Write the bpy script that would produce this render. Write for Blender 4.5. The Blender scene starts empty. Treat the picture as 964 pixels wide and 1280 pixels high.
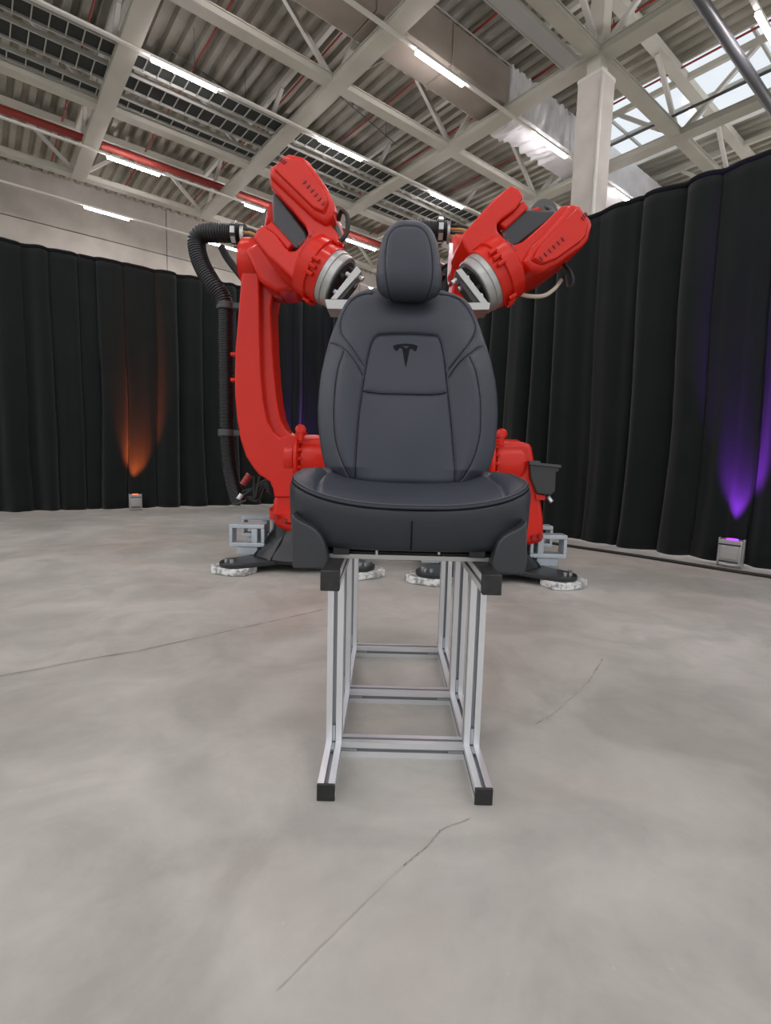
import bpy, bmesh, math, random
import numpy as np
from mathutils import Vector, Matrix
random.seed(4)
C = bpy.context.scene.collection
SC = bpy.context.scene

# ------------------------------------------------------------------ camera
F, CX, CY, H = 630.0, 482.0, 640.0, 0.78
PITCH, ROLL = math.radians(6.5), math.radians(1.5)
cam = bpy.data.cameras.new('camera'); co = bpy.data.objects.new('camera', cam); C.objects.link(co)
cam.sensor_fit = 'VERTICAL'; cam.sensor_height = 36; cam.lens = F * 36 / 1280
cam.clip_start = .02; cam.clip_end = 300
ROT = Matrix.Rotation(math.pi / 2 - PITCH, 3, 'X') @ Matrix.Rotation(ROLL, 3, 'Z')
co.matrix_world = Matrix.Translation((0, 0, H)) @ ROT.to_4x4()
SC.camera = co
# ------------------------------------------------------------------ world, exposure
W = bpy.data.worlds.new('world'); SC.world = W; W.use_nodes = True
nt = W.node_tree; nt.nodes.clear()
bg = nt.nodes.new('ShaderNodeBackground'); wo = nt.nodes.new('ShaderNodeOutputWorld')
bg.inputs[0].default_value = (.93, .965, 1, 1); bg.inputs[1].default_value = .80
nt.links.new(bg.outputs[0], wo.inputs[0])
SC.view_settings.view_transform = 'Standard'; SC.view_settings.look = 'None'
SC.view_settings.exposure = 0.38; SC.view_settings.gamma = 1; SC.view_settings.use_curve_mapping = False
LAMP_STRENGTH = 85

# ------------------------------------------------------------------ helpers
def ray(px, py):
    return ROT @ Vector(((px - CX) / F, -(py - CY) / F, -1))
LEAN = 0.0
def at(px, py, Y):
    px = px + LEAN*min(1, max(0, (560 - py)/240))
    r = ray(px, py); p = r * (Y / r.y); return Vector((p.x, Y, p.z + H))
def hit(px, py, y0, z0, k):          # plane y = y0 + k (z - z0)
    r = ray(px, py); t = (y0 + k * (H - z0)) / (r.y - k * r.z); p = r * t
    return Vector((p.x, p.y, p.z + H))
AZ = math.radians(51)
HA = Vector((math.sin(AZ), math.cos(AZ), 0)); HB = Vector((-math.cos(AZ), math.sin(AZ), 0))
def hall(u, v, z): return HA * u + HB * v + Vector((0, 0, z))
def catmull(pts, n=8):
    pts = [Vector(p) for p in pts]; out = []
    P = [pts[0] * 2 - pts[1]] + pts + [pts[-1] * 2 - pts[-2]]
    for i in range(1, len(P) - 2):
        a, b, c, d = P[i-1:i+3]
        for k in range(n):
            t = k / n
            out.append(.5 * ((2*b) + (c-a)*t + (2*a-5*b+4*c-d)*t*t + (3*b-a-3*c+d)*t**3))
    out.append(pts[-1]); return out

class M:
    def __init__(s): s.v = []; s.f = []
    def add(s, vs, fs):
        o = len(s.v); s.v += [tuple(v) for v in vs]; s.f += [tuple(i + o for i in f) for f in fs]; return s
    def obox(s, c, ax, ay, az):      # centre and three half-axis vectors
        c, ax, ay, az = map(Vector, (c, ax, ay, az)); vs = []
        for i in (-1, 1):
            for j in (-1, 1):
                for k in (-1, 1): vs.append(c + ax*i + ay*j + az*k)
        return s.add(vs, [(0,1,3,2), (4,6,7,5), (0,4,5,1), (2,3,7,6), (0,2,6,4), (1,5,7,3)])
    def box(s, x0, x1, y0, y1, z0, z1):
        return s.obox(((x0+x1)/2, (y0+y1)/2, (z0+z1)/2), ((x1-x0)/2,0,0), (0,(y1-y0)/2,0), (0,0,(z1-z0)/2))
    def hbox(s, u0, u1, v0, v1, z0, z1):
        return s.obox(hall((u0+u1)/2, (v0+v1)/2, (z0+z1)/2), HA*(u1-u0)/2, HB*(v1-v0)/2, (0,0,(z1-z0)/2))
    def loft(s, rings, cap=True, closed=True):
        n = len(rings[0]); vs = [p for r in rings for p in r]; fs = []
        for i in range(len(rings)-1):
            for j in range(n if closed else n-1):
                k = (j+1) % n
                fs.append((i*n+j, i*n+k, (i+1)*n+k, (i+1)*n+j))
        if cap: fs += [tuple(range(n))[::-1], tuple(range((len(rings)-1)*n, len(rings)*n))]
        return s.add(vs, fs)
    def prism(s, pts, d):            # 3d outline pushed along d
        d = Vector(d); return s.loft([[Vector(p) for p in pts], [Vector(p)+d for p in pts]])
    def trace(s, pts, y0, y1, k=1.0):  # outline seen from the front at depth y0, real thickness to y1
        a = [at(x, y, y0) for x, y in pts]; c = sum(a, Vector())/len(a)
        return s.loft([a, [Vector((c.x+(p.x-c.x)*k, y1, c.z+(p.z-c.z)*k)) for p in a]])
    def cyl(s, p0, p1, r0, r1=None, n=24, cap=True):
        r1 = r0 if r1 is None else r1
        return s.lathe(p0, p1, [(0, r0), (1, r1)], n, cap)
    def lathe(s, p0, p1, prof, n=32, cap=True):
        p0, p1 = Vector(p0), Vector(p1); d = p1-p0; L = d.length; d.normalize()
        x = d.orthogonal().normalized(); y = d.cross(x)
        return s.loft([[p0 + d*(t*L) + (x*math.cos(2*math.pi*i/n) + y*math.sin(2*math.pi*i/n))*r for i in range(n)] for t, r in prof], cap)
    def tube(s, path, r, n=10):
        path = [Vector(p) for p in path]; rings = []; x = None
        for i, p in enumerate(path):
            d = (path[min(i+1, len(path)-1)] - path[max(i-1, 0)]).normalized()
            if x is None: x = d.orthogonal().normalized()
            x = (x - d*x.dot(d)).normalized(); y = d.cross(x)
            rr = r[i] if isinstance(r, (list, tuple)) else r
            rings.append([p + (x*math.cos(2*math.pi*k/n) + y*math.sin(2*math.pi*k/n))*rr for k in range(n)])
        return s.loft(rings)
    def bar(s, a, b, w, h=None):
        a, b = Vector(a), Vector(b); d = (b-a); h = h or w
        x = d.cross(Vector((0,0,1))); x = x.normalized() if x.length > 1e-6 else Vector((1,0,0))
        z = x.cross(d).normalized()
        return s.obox((a+b)/2, d/2, x*w/2, z*h/2)
    def build(s, name, mat, parent=None, bevel=0, smooth=40, seg=2, weld=False):
        me = bpy.data.meshes.new(name); me.from_pydata(s.v, [], s.f)
        bm = bmesh.new(); bm.from_mesh(me)
        if weld: bmesh.ops.remove_doubles(bm, verts=bm.verts, dist=1e-5)
        bmesh.ops.recalc_face_normals(bm, faces=bm.faces); bm.to_mesh(me); bm.free()
        if smooth:
            me.shade_smooth(); me.set_sharp_from_angle(angle=math.radians(smooth))
        me.materials.append(mat)
        o = bpy.data.objects.new(name, me); C.objects.link(o)
        if parent is not None: adopt(o, parent)
        if bevel:
            b = o.modifiers.new('bevel', 'BEVEL'); b.width = bevel; b.segments = seg; b.limit_method = 'ANGLE'
            b.angle_limit = math.radians(35); b.harden_normals = False
        return o
WORLD_LOC = {}
def adopt(o, parent):
    o.parent = parent
    o.matrix_parent_inverse = Matrix.Translation(-Vector(WORLD_LOC.get(parent.name, (0,0,0))))
def thing(name, label, cat, loc=(0,0,0), group=None):
    o = bpy.data.objects.new(name, None); C.objects.link(o); o.location = loc; o.empty_display_size = .1
    WORLD_LOC[o.name] = tuple(loc)
    o['label'] = label; o['category'] = cat
    if group: o['group'] = group
    return o
def tag(o, label, cat, group=None):
    o['label'] = label; o['category'] = cat
    if group: o['group'] = group
    return o
def structure(o): o['kind'] = 'structure'; return o
def dup(o, parent=None, loc=None):
    c = o.copy(); C.objects.link(c)
    if parent is not None: c.parent = parent
    if loc is not None: c.location = loc
    return c

# ------------------------------------------------------------------ materials
def mat(name, col, rough=.5, metal=0, noise=None, bump=0, bscale=80, spec=.5, sheen=0, coat=0):
    m = bpy.data.materials.new(name); m.use_nodes = True; n = m.node_tree; b = n.nodes['Principled BSDF']
    b.inputs['Base Color'].default_value = (*col, 1); b.inputs['Roughness'].default_value = rough
    b.inputs['Metallic'].default_value = metal; b.inputs['Specular IOR Level'].default_value = spec
    b.inputs['Sheen Weight'].default_value = sheen; b.inputs['Coat Weight'].default_value = coat
    if noise or bump:
        tc = n.nodes.new('ShaderNodeTexCoord')
    if noise:
        col2, sc, amt = noise
        t = n.nodes.new('ShaderNodeTexNoise'); t.inputs['Scale'].default_value = sc; t.inputs['Detail'].default_value = 6
        n.links.new(tc.outputs['Object'], t.inputs['Vector'])
        r = n.nodes.new('ShaderNodeValToRGB'); r.color_ramp.elements[0].position = .5-amt; r.color_ramp.elements[1].position = .5+amt
        r.color_ramp.elements[0].color = (*col, 1); r.color_ramp.elements[1].color = (*col2, 1)
        n.links.new(t.outputs['Fac'], r.inputs['Fac']); n.links.new(r.outputs['Color'], b.inputs['Base Color'])
    if bump:
        t = n.nodes.new('ShaderNodeTexNoise'); t.inputs['Scale'].default_value = bscale; t.inputs['Detail'].default_value = 4
        n.links.new(tc.outputs['Object'], t.inputs['Vector'])
        bp = n.nodes.new('ShaderNodeBump'); bp.inputs['Strength'].default_value = bump; bp.inputs['Distance'].default_value = .002
        n.links.new(t.outputs['Fac'], bp.inputs['Height']); n.links.new(bp.outputs['Normal'], b.inputs['Normal'])
    return m
def emit(name, col, s):
    m = bpy.data.materials.new(name); m.use_nodes = True; n = m.node_tree; n.nodes.clear()
    e = n.nodes.new('ShaderNodeEmission'); o = n.nodes.new('ShaderNodeOutputMaterial')
    e.inputs[0].default_value = (*col, 1); e.inputs[1].default_value = s; n.links.new(e.outputs[0], o.inputs[0]); return m

def floor_material():
    m = bpy.data.materials.new('polished_concrete'); m.use_nodes = True; n = m.node_tree; b = n.nodes['Principled BSDF']
    tc = n.nodes.new('ShaderNodeTexCoord')
    def noise(sc, det, dist=0, rough=.55):
        t = n.nodes.new('ShaderNodeTexNoise'); t.inputs['Scale'].default_value = sc; t.inputs['Detail'].default_value = det
        t.inputs['Distortion'].default_value = dist; t.inputs['Roughness'].default_value = rough
        n.links.new(tc.outputs['Object'], t.inputs['Vector']); return t
    def ramp(src, p0, p1, c0, c1):
        r = n.nodes.new('ShaderNodeValToRGB'); e = r.color_ramp.elements
        e[0].position, e[1].position = p0, p1; e[0].color = (*c0, 1); e[1].color = (*c1, 1)
        n.links.new(src.outputs['Fac'], r.inputs['Fac']); return r
    def mix(a, bb, mode, fac):
        x = n.nodes.new('ShaderNodeMix'); x.data_type = 'RGBA'; x.blend_type = mode; x.inputs['Factor'].default_value = fac
        n.links.new(a.outputs['Color'] if 'Color' in a.outputs else a.outputs[2], x.inputs[6])
        n.links.new(bb.outputs['Color'] if 'Color' in bb.outputs else bb.outputs[2], x.inputs[7]); return x
    base = ramp(noise(1.1, 6, .4), .36, .66, (.365, .35, .315), (.49, .47, .435))
    warm = ramp(noise(.8, 3, .8), .5, .68, (1, 1, 1), (1.0, .93, .89))
    fine = ramp(noise(9, 8, .2, .7), .3, .7, (.93, .93, .93), (1.05, 1.05, 1.04))
    specks = ramp(noise(55, 3), .70, .74, (1, 1, 1), (1.12, 1.12, 1.1))
    cloud = ramp(noise(2.6, 5, 1.2), .40, .6, (.86, .865, .855), (1.03, 1.03, 1.03))
    x = mix(base, warm, 'MULTIPLY', 1); x = mix(x, fine, 'MULTIPLY', 1); x = mix(x, cloud, 'MULTIPLY', 1); x = mix(x, specks, 'MULTIPLY', 1)
    n.links.new(x.outputs[2], b.inputs['Base Color'])
    rr = ramp(noise(2, 5, .5), .35, .7, (.40,)*3, (.62,)*3); n.links.new(rr.outputs['Color'], b.inputs['Roughness'])
    b.inputs['Specular IOR Level'].default_value = .4
    bp = n.nodes.new('ShaderNodeBump'); bp.inputs['Strength'].default_value = .12; bp.inputs['Distance'].default_value = .002
    n.links.new(noise(25, 5).outputs['Fac'], bp.inputs['Height']); n.links.new(bp.outputs['Normal'], b.inputs['Normal'])
    return m

MT = dict(
    floor=floor_material(),
    crack=mat('crack_dark', (.20, .175, .15), .8, noise=((.37, .345, .31), 14, .12)),
    joint=mat('joint_filler', (.23, .215, .195), .8, noise=((.38, .36, .33), 9, .15)),
    wall=mat('precast_concrete', (.30, .275, .235), .8, noise=((.40, .37, .325), 1.2, .25), bump=.3, bscale=20),
    column=mat('column_concrete', (.33, .305, .265), .75, noise=((.42, .39, .345), 1.6, .22), bump=.3, bscale=25),
    deck=mat('galvanised_deck', (.23, .22, .175), .55, .2, noise=((.39, .37, .31), .9, .2)),
    beam=mat('beam_paint', (.41, .395, .335), .5, noise=((.49, .475, .405), 1.1, .2)),
    brace=mat('brace_paint', (.48, .47, .42), .45, .1),
    duct=mat('duct_cladding', (.235, .20, .165), .5, .1, noise=((.30, .26, .22), 1.6, .2), bump=.5, bscale=3),
    film=mat('plastic_film', (.55, .54, .53), .28, .15, noise=((.78, .78, .80), 2, .3), bump=1, bscale=9),
    trunk=mat('white_trunking', (.62, .60, .55), .4),
    lamp=emit('lamp_tube_light', (1, .93, .97), LAMP_STRENGTH),
    tray=mat('galvanised_tray', (.42, .42, .38), .45, .4),
    traybed=mat('cable_bed', (.022, .026, .024), .8),
    perf=mat('perforated_sheet', (.40, .40, .39), .4, .5),
    redpipe=mat('sprinkler_red', (.26, .03, .022), .5),
    darkpipe=mat('dark_pipe', (.05, .052, .058), .4),
    curtain=mat('black_drape', (.0065, .009, .008), .92, spec=.12, noise=((.010, .0125, .011), 3, .3), sheen=.15),
    hem=mat('drape_hem', (.008, .009, .010), .9, spec=.15),
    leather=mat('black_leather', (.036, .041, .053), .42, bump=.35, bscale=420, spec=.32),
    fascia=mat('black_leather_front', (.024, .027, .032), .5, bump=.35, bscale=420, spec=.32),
    stitch=mat('stitch_thread', (.11, .115, .13), .7),
    seam=mat('seam_shadow_thread', (.006, .006, .007), .8, spec=.1),
    emblem=mat('pressed_emblem', (.007, .008, .010), .6, spec=.12),
    trim=mat('grey_black_plastic', (.028, .030, .034), .5, bump=.3, bscale=300),
    blackmetal=mat('black_metal', (.012, .012, .013), .45),
    alu=mat('anodised_aluminium', (.70, .71, .73), .34, .6, noise=((.78, .78, .79), 2, .3)),
    slot_shade=mat('profile_slot_shade', (.32, .33, .35), .5, .3),
    cap=mat('black_end_cap', (.010, .010, .011), .5, noise=((.022, .021, .02), 60, .2)),
    zinc=mat('zinc_connector', (.50, .51, .53), .3, .9),
    red=mat('robot_red', (.56, .013, .004), .30, spec=.30, coat=.1, noise=((.60, .016, .005), 5, .3)),
    reddark=mat('robot_red_mark', (.25, .010, .008), .4),
    cast=mat('black_casting', (.016, .018, .019), .38, bump=.4, bscale=60),
    motor=mat('dark_motor', (.022, .024, .027), .35),
    drum=mat('grey_green_drum', (.085, .092, .088), .45),
    box=mat('charcoal_box', (.030, .031, .030), .5),
    hose=mat('corrugated_hose', (.012, .012, .013), .38),
    clamp=mat('hose_clamp_rubber', (.05, .052, .055), .5),
    flange=mat('machined_steel', (.36, .36, .34), .35, .6, noise=((.46, .46, .44), 30, .3)),
    bracket=mat('brushed_steel', (.46, .45, .43), .32, .7),
    dark=mat('inner_dark', (.05, .045, .045), .5, .3),
    yellow=mat('yellow_cable', (.45, .22, .04), .5),
    pale=mat('pale_cable', (.5, .45, .36), .5),
    pocket=mat('pale_blue_zinc', (.40, .45, .49), .38, .35, noise=((.50, .54, .57), 14, .3)),
    pad=mat('white_grey_pad', (.30, .30, .29), .6, noise=((.72, .72, .70), 26, .06)),
    cable=mat('black_rubber_cable', (.012, .011, .010), .6),
    uplight=mat('silver_fixture', (.42, .40, .40), .35, .55),
)

# ================================================================== setting
m = M(); m.box(-30, 45, -12, 50, -.3, 0); structure(m.build('floor', MT['floor'], smooth=0))
def strip(name, pts, w, mt, n=6, jit=0):
    P = catmull([Vector((*p, 0)) for p in pts], n); L = []; R = []
    for i, p in enumerate(P):
        d = (P[min(i+1, len(P)-1)] - P[max(i-1, 0)]).normalized(); s = Vector((d.y, -d.x, 0))
        p = p + s*random.uniform(-jit, jit); ww = w*(random.uniform(.4, 1.3) if jit else 1)
        L.append(p + s*ww/2 + Vector((0,0,.0012))); R.append(p - s*ww/2 + Vector((0,0,.0012)))
    m = M(); k = len(P); m.add(L + R, [(i, i+1, k+i+1, k+i) for i in range(k-1)])
    return structure(m.build(name, mt, smooth=0))
strip('trim_1', [(-2.6, .55), (-1.29, 1.63), (-.88, 1.93), (-.3, 2.45)], .013, MT['joint'], 10, .002)
strip('trim_2', [(.46, 1.41), (.53, 1.47), (.60, 1.55), (.72, 1.69), (.87, 1.91)], .004, MT['crack'], 12, .002)
strip('trim_3', [(.05, .88), (.10, .93), (.14, .98), (.20, 1.01)], .003, MT['crack'], 12, .0015)
strip('trim_4', [(-.14, .65), (-.05, .76), (.05, .88)], .0012, MT['joint'], 10, .001)

# precast concrete wall behind the left curtain, in separate panels
wall = thing('wall_left', '', ''); del wall['label']; del wall['category']; wall['kind'] = 'structure'
rows = [(0, 3.2), (3.22, 6.3), (6.32, 9.27), (9.30, 13.2)]
for k in range(-2, 5):
    u0 = 7.0 + 10.5*k
    for z0, z1 in rows:
        M().hbox(u0 + .012, u0 + 10.488, 24.5, 24.75, z0, z1).build('wall_panel', MT['wall'], wall, .01, 0, 1)
        M().hbox(u0 - .02, u0 + 10.52, 24.56, 24.7, z0, z1 + .03).build('joint_backing', MT['cable'], wall, 0, 0)

# roof deck: deep trapezoid ribs running along the hall's B direction, open over the skylight
ZD = 11.15
def deck_part(m, u0, u1, v0, v1):
    p = .36; u = u0; prof = []
    while u < u1 - 1e-6:
        for du, dz in ((0, .13), (.05, 0), (.20, 0), (.25, .13)):
            if u + du <= u1: prof.append((u + du, ZD + dz))
        u += p
    prof.append((u1, ZD + .13))
    k = len(prof)
    m.add([hall(a, v0, z) for a, z in prof] + [hall(a, v1, z) for a, z in prof], [(i, i+1, k+i+1, k+i) for i in range(k-1)])
m = M()
deck_part(m, -8, 14.9, -4, 24.5); deck_part(m, 14.9, 18.6, -4, 3.2); deck_part(m, 14.9, 18.6, 11.2, 24.5)
deck_part(m, 18.6, 46, -4, 24.5)
structure(m.build('ceiling', MT['deck'], smooth=0))
gl = bpy.data.materials.new('skylight_glass'); gl.use_nodes = True; n = gl.node_tree; n.nodes.clear()
tr = n.nodes.new('ShaderNodeBsdfTransparent'); gs = n.nodes.new('ShaderNodeBsdfGlossy'); mx = n.nodes.new('ShaderNodeMixShader'); ou = n.nodes.new('ShaderNodeOutputMaterial')
tr.inputs[0].default_value = (.97, .985, 1, 1); gs.inputs['Roughness'].default_value = .1; mx.inputs[0].default_value = .06
n.links.new(tr.outputs[0], mx.inputs[1]); n.links.new(gs.outputs[0], mx.inputs[2]); n.links.new(mx.outputs[0], ou.inputs[0])
win = bpy.data.objects.new('window_1', None); C.objects.link(win); win['kind'] = 'structure'
for i in range(3):
    for j in range(4):
        u0 = 14.9 + i*1.2333; v0 = 3.2 + j*2
        M().hbox(u0 + .03, u0 + 1.2, v0 + .03, v0 + 1.97, ZD + .42, ZD + .43).build('pane', gl, win, 0, 0)
for i in range(4): M().hbox(14.87 + i*1.2333, 14.93 + i*1.2333, 3.2, 11.2, ZD + .36, ZD + .44).build('glazing_bar', MT['tray'], win, 0, 0)
for j in range(5): M().hbox(14.9, 18.6, 3.17 + j*2, 3.23 + j*2, ZD + .36, ZD + .44).build('glazing_bar', MT['tray'], win, 0, 0)
for a in ((14.86, 14.9, 3.2, 11.2), (18.6, 18.64, 3.2, 11.2), (14.86, 18.64, 3.16, 3.2), (14.86, 18.64, 11.2, 11.24)):
    M().hbox(*a, ZD - .02, ZD + .44).build('window_frame', MT['trunk'], win, 0, 0)

# ================================================================== roof trusses
ZB = 9.45
VA = [6.62, 11.1, 15.75, 20.05]; UB = [3.03, 7.13, 11.0, 15.2, 19.6, 24.0]
def truss(name, label, fixed, t0, t1, along, w, first):
    P = (lambda t, z: hall(t, fixed, z)) if along == 'A' else (lambda t, z: hall(fixed, t, z))
    r = thing(name, label, 'roof truss', P(t0, ZB), 'white steel roof trusses')
    d = HA if along == 'A' else HB; s = HB if along == 'A' else HA
    mid = (t0+t1)/2; L = (t1-t0)/2
    zt = 10.95
    e_ = 0 if along == 'A' else -.013
    m = M(); m.obox(P(mid, ZB + e_ + .16), d*L, s*w/2, (0,0,.012)); m.obox(P(mid, ZB + e_ + .012), d*L, s*w/2, (0,0,.012))
    m.obox(P(mid, ZB + e_ + .086), d*L, s*(w/2-.03), (0,0,.08))
    m.build('bottom_chord', MT['beam'], r, 0, 0)
    M().obox(P(mid, zt + (0 if along == 'A' else -.02)), d*L, s*(.13 if along == 'A' else .06), (0,0,.10 if along == 'A' else .07)).build('top_chord', MT['beam'], r, 0, 0)
    t = first; k = 0; mesh = {}; step = 4.06 if along == 'A' else 4.48
    while t < t1:
        for sg in (-1, 1):
            a, b = P(t + sg*.12, ZB + .17), P(t + sg*step*.38, zt - .1)
            if t0 < t + sg*step*.38 < t1:
                if sg not in mesh:
                    o = M().bar(a - a, b - a, .10, .10).build('diagonal', MT['brace'], None, 0, 0); mesh[sg] = o
                else: o = mesh[sg].copy(); C.objects.link(o)
                o.location = a; adopt(o, r)
        t += step
    return r
tl = ['near lengthwise white roof truss meeting the concrete column', 'lengthwise white roof truss just beyond the big wrapped duct',
      'lengthwise white roof truss beside the dark cable trays', 'lengthwise white roof truss closest to the concrete wall']
for v, l in zip(VA, tl): truss('roof_truss', l, v, -1 if v > 7 else 5.2, 34, 'A', .30, UB[0] - 4.06)
tb = ['crosswise white roof truss at the far left, over the left curtain', 'wide crosswise white roof truss passing above the left robot head',
      'crosswise white roof truss running into the concrete column', 'crosswise white roof truss crossing under the bright skylight',
      'crosswise white roof truss just beyond the skylight', 'farthest crosswise white roof truss, low behind the column']
for u, l in zip(UB, tb): truss('roof_truss', l, u, 1.5, 20.2, 'B', .40, VA[0] - 4.48)

# concrete column
cl = thing('concrete_column', 'tall square precast concrete column rising behind the right curtain', 'column', hall(11.0, 6.62, 0))
M().hbox(10.72, 11.28, 6.34, 6.90, 0, 9.05).build('shaft', MT['column'], cl, .02)
M().hbox(10.84, 11.16, 6.46, 6.78, 9.05, 11.0).build('upper_shaft', MT['beam'], cl, .01)
M().hbox(10.71, 11.29, 6.33, 6.91, 8.98, 9.06).build('capital', MT['brace'], cl, .01)
M().cyl(hall(10.68, 6.30, 0), hall(10.68, 6.30, 8.86), .035, n=12).build('drain_pipe', MT['tray'], cl)

# ================================================================== roof services
# sprinkler branch pipes under the deck
for k, u in enumerate([2.62, 5.05, 7.45, 9.85, 12.2, 14.75, 19.6, 22.4, 25.2]):
    m = M(); m.cyl(hall(u, 2, 10.95), hall(u, 23.5, 10.95), .027, n=10)
    v = 4.0
    while v < 23: m.cyl(hall(u, v, 10.86), hall(u, v, 11.1), .012, n=6); v += 3
    o = m.build('sprinkler_pipe', MT['redpipe'])
    tag(o, ['thin red sprinkler pipe nearest the left edge of the roof', 'thin red sprinkler pipe second from the left under the roof', 'thin red sprinkler pipe just right of the wide truss above the left robot',
            'thin red sprinkler pipe short of the concrete column', 'thin red sprinkler pipe just beyond the concrete column', 'thin red sprinkler pipe along the near edge of the skylight', 'thin red sprinkler pipe along the far edge of the skylight',
            'thin red sprinkler pipe beyond the skylight', 'farthest thin red sprinkler pipe under the roof'][k], 'pipe', 'red sprinkler pipes')
m = M(); m.cyl(hall(-2, 18.35, 9.88), hall(34, 18.35, 9.88), .11, n=16)
o = tag(m.build('sprinkler_main', MT['redpipe']), 'thick red main pipe running along the left side of the roof', 'pipe')
tag(M().cyl(hall(5, 4.6, 9.4), hall(17.4, 4.6, 9.4), .11, n=16).build('drain_pipe', MT['darkpipe']), 'dark round pipe crossing the skylight at the top right', 'pipe')
tag(M().cyl(hall(14.6, 3.6, 9.75), hall(14.6, 9.0, 9.75), .035, n=10).build('conduit', MT['darkpipe']), 'thin dark conduit crossing under the skylight', 'pipe')
tag(M().cyl(hall(12.4, 5.6, 10.5), hall(12.9, 2.5, 10.5), .09, n=12).build('service_pipe', MT['tray']), 'bright metal pipe under the deck right of the column', 'pipe')
# thin conduits with droppers under the deck
for k, (v, u0, u1) in enumerate([(13.6, 4.0, 6.8), (8.2, 3.8, 6.6), (12.2, 7.8, 10.6)]):
    m = M(); m.cyl(hall(u0, v, 10.2), hall(u1, v + .8, 10.3), .012, n=6)
    m.cyl(hall(u0 + .7, v + .2, 10.2), hall(u0 + .7, v + .2, 11.1), .008, n=6); m.cyl(hall(u1 - .6, v + .6, 10.2), hall(u1 - .6, v + .6, 11.1), .008, n=6)
    tag(m.build('hanger_wire', MT['darkpipe']), ['thin dark hanger rod left of the wide truss, by the first lamp row', 'thin dark hanger rod above the lamp row at the upper left', 'thin dark hanger rod under the deck in the middle bay'][k], 'hanger rod', 'thin hanger rods')

# big wrapped duct
du = thing('air_duct', 'large brown clad air duct partly wrapped in crinkled plastic film', 'duct', hall(-2, 9.5, 9.75))
u = -2.0
while u < 11.0:
    M().hbox(u + .01, min(u + 2.2, 11.1) - .01, 9.1, 10.0, 9.75, 10.65).build('duct_section', MT['duct'], du, .02)
    u += 2.2
def film_section(u0, u1, amp, seed):
    rnd = random.Random(seed); m = M(); nu = 70; ring = []
    corners = [(9.06, 10.7), (9.06, 9.7), (10.04, 9.7), (10.04, 10.7)]
    pts = []
    for a, b in zip(corners, corners[1:] + corners[:1]):
        for k in range(14): t = k/14; pts.append((a[0] + (b[0]-a[0])*t, a[1] + (b[1]-a[1])*t))
    from mathutils import noise
    rings = []
    for i in range(nu + 1):
        uu = u0 + (u1-u0)*i/nu; r = []
        for (v, z) in pts:
            w = noise.noise(Vector((uu*5 + v*1.5 + seed, v*1.2, z*1.4)))*amp + noise.noise(Vector((uu*11, v*3, z*3 + seed)))*amp*.5
            cv, cz = v - 9.55, z - 10.2; l = math.hypot(cv, cz); r.append(hall(uu, v + cv/l*w, z + cz/l*w))
        rings.append(r)
    m.loft(rings); return m
film_section(11.1, 13.9, .11, 2).build('plastic_film', MT['film'], du, smooth=60)
film_section(13.9, 26, .02, 9).build('plastic_film', MT['film'], du, smooth=60)
for v in (9.08, 10.02):
    m = M(); u = -2.0; m.cyl(hall(-2, v, 10.68), hall(26, v, 10.68), .02, n=6); m.build('duct_edge_strip', MT['tray'], du)

# cable trays
def ladder(label, v0, v1, z, u0, u1, bed, pitch=.31):
    r = thing('cable_tray', label, 'cable tray', hall(u0, v0, z), 'cable trays under the roof')
    for v in (v0, v1): M().hbox(u0, u1, v - .015, v + .015, z - .03, z + .08).build('side_rail', MT['tray'], r, 0, 0)
    if bed: M().hbox(u0, u1, v0 + .02, v1 - .02, z + .03, z + .10).build('cable_bundle', MT['traybed'], r, 0, 0)
    first = None; u = u0 + pitch/2
    while u < u1:
        if first is None:
            first = M().hbox(-.012, .012, v0, v1, -.02, 0).build('rung', MT['tray'], None, 0, 0); first.location = HA*u + Vector((0,0,z)); adopt(first, r)
        else:
            o = first.copy(); C.objects.link(o); o.location = HA*u + Vector((0,0,z))
        u += pitch
ladder('dark filled cable tray beneath the lamp row over the left robot', 13.32, 13.85, 9.6, -1, 17, True)
ladder('widest dark cable tray, in the middle of the three', 14.15, 14.75, 9.6, -1, 17, True)
ladder('narrow cable ladder farthest toward the wall, beside the white truss', 15.15, 15.5, 9.6, -1, 17, True, .36)
pt = thing('perforated_tray', 'pale perforated metal tray leading to the concrete column', 'cable tray', hall(4, 6.9, 9.4))
M().hbox(4, 10.6, 6.85, 7.2, 9.38, 9.40).build('tray_bottom', MT['perf'], pt, 0, 0)
for v in (6.85, 7.2): M().hbox(4, 10.6, v - .012, v + .012, 9.36, 9.46).build('tray_edge', MT['tray'], pt, 0, 0)

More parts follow.
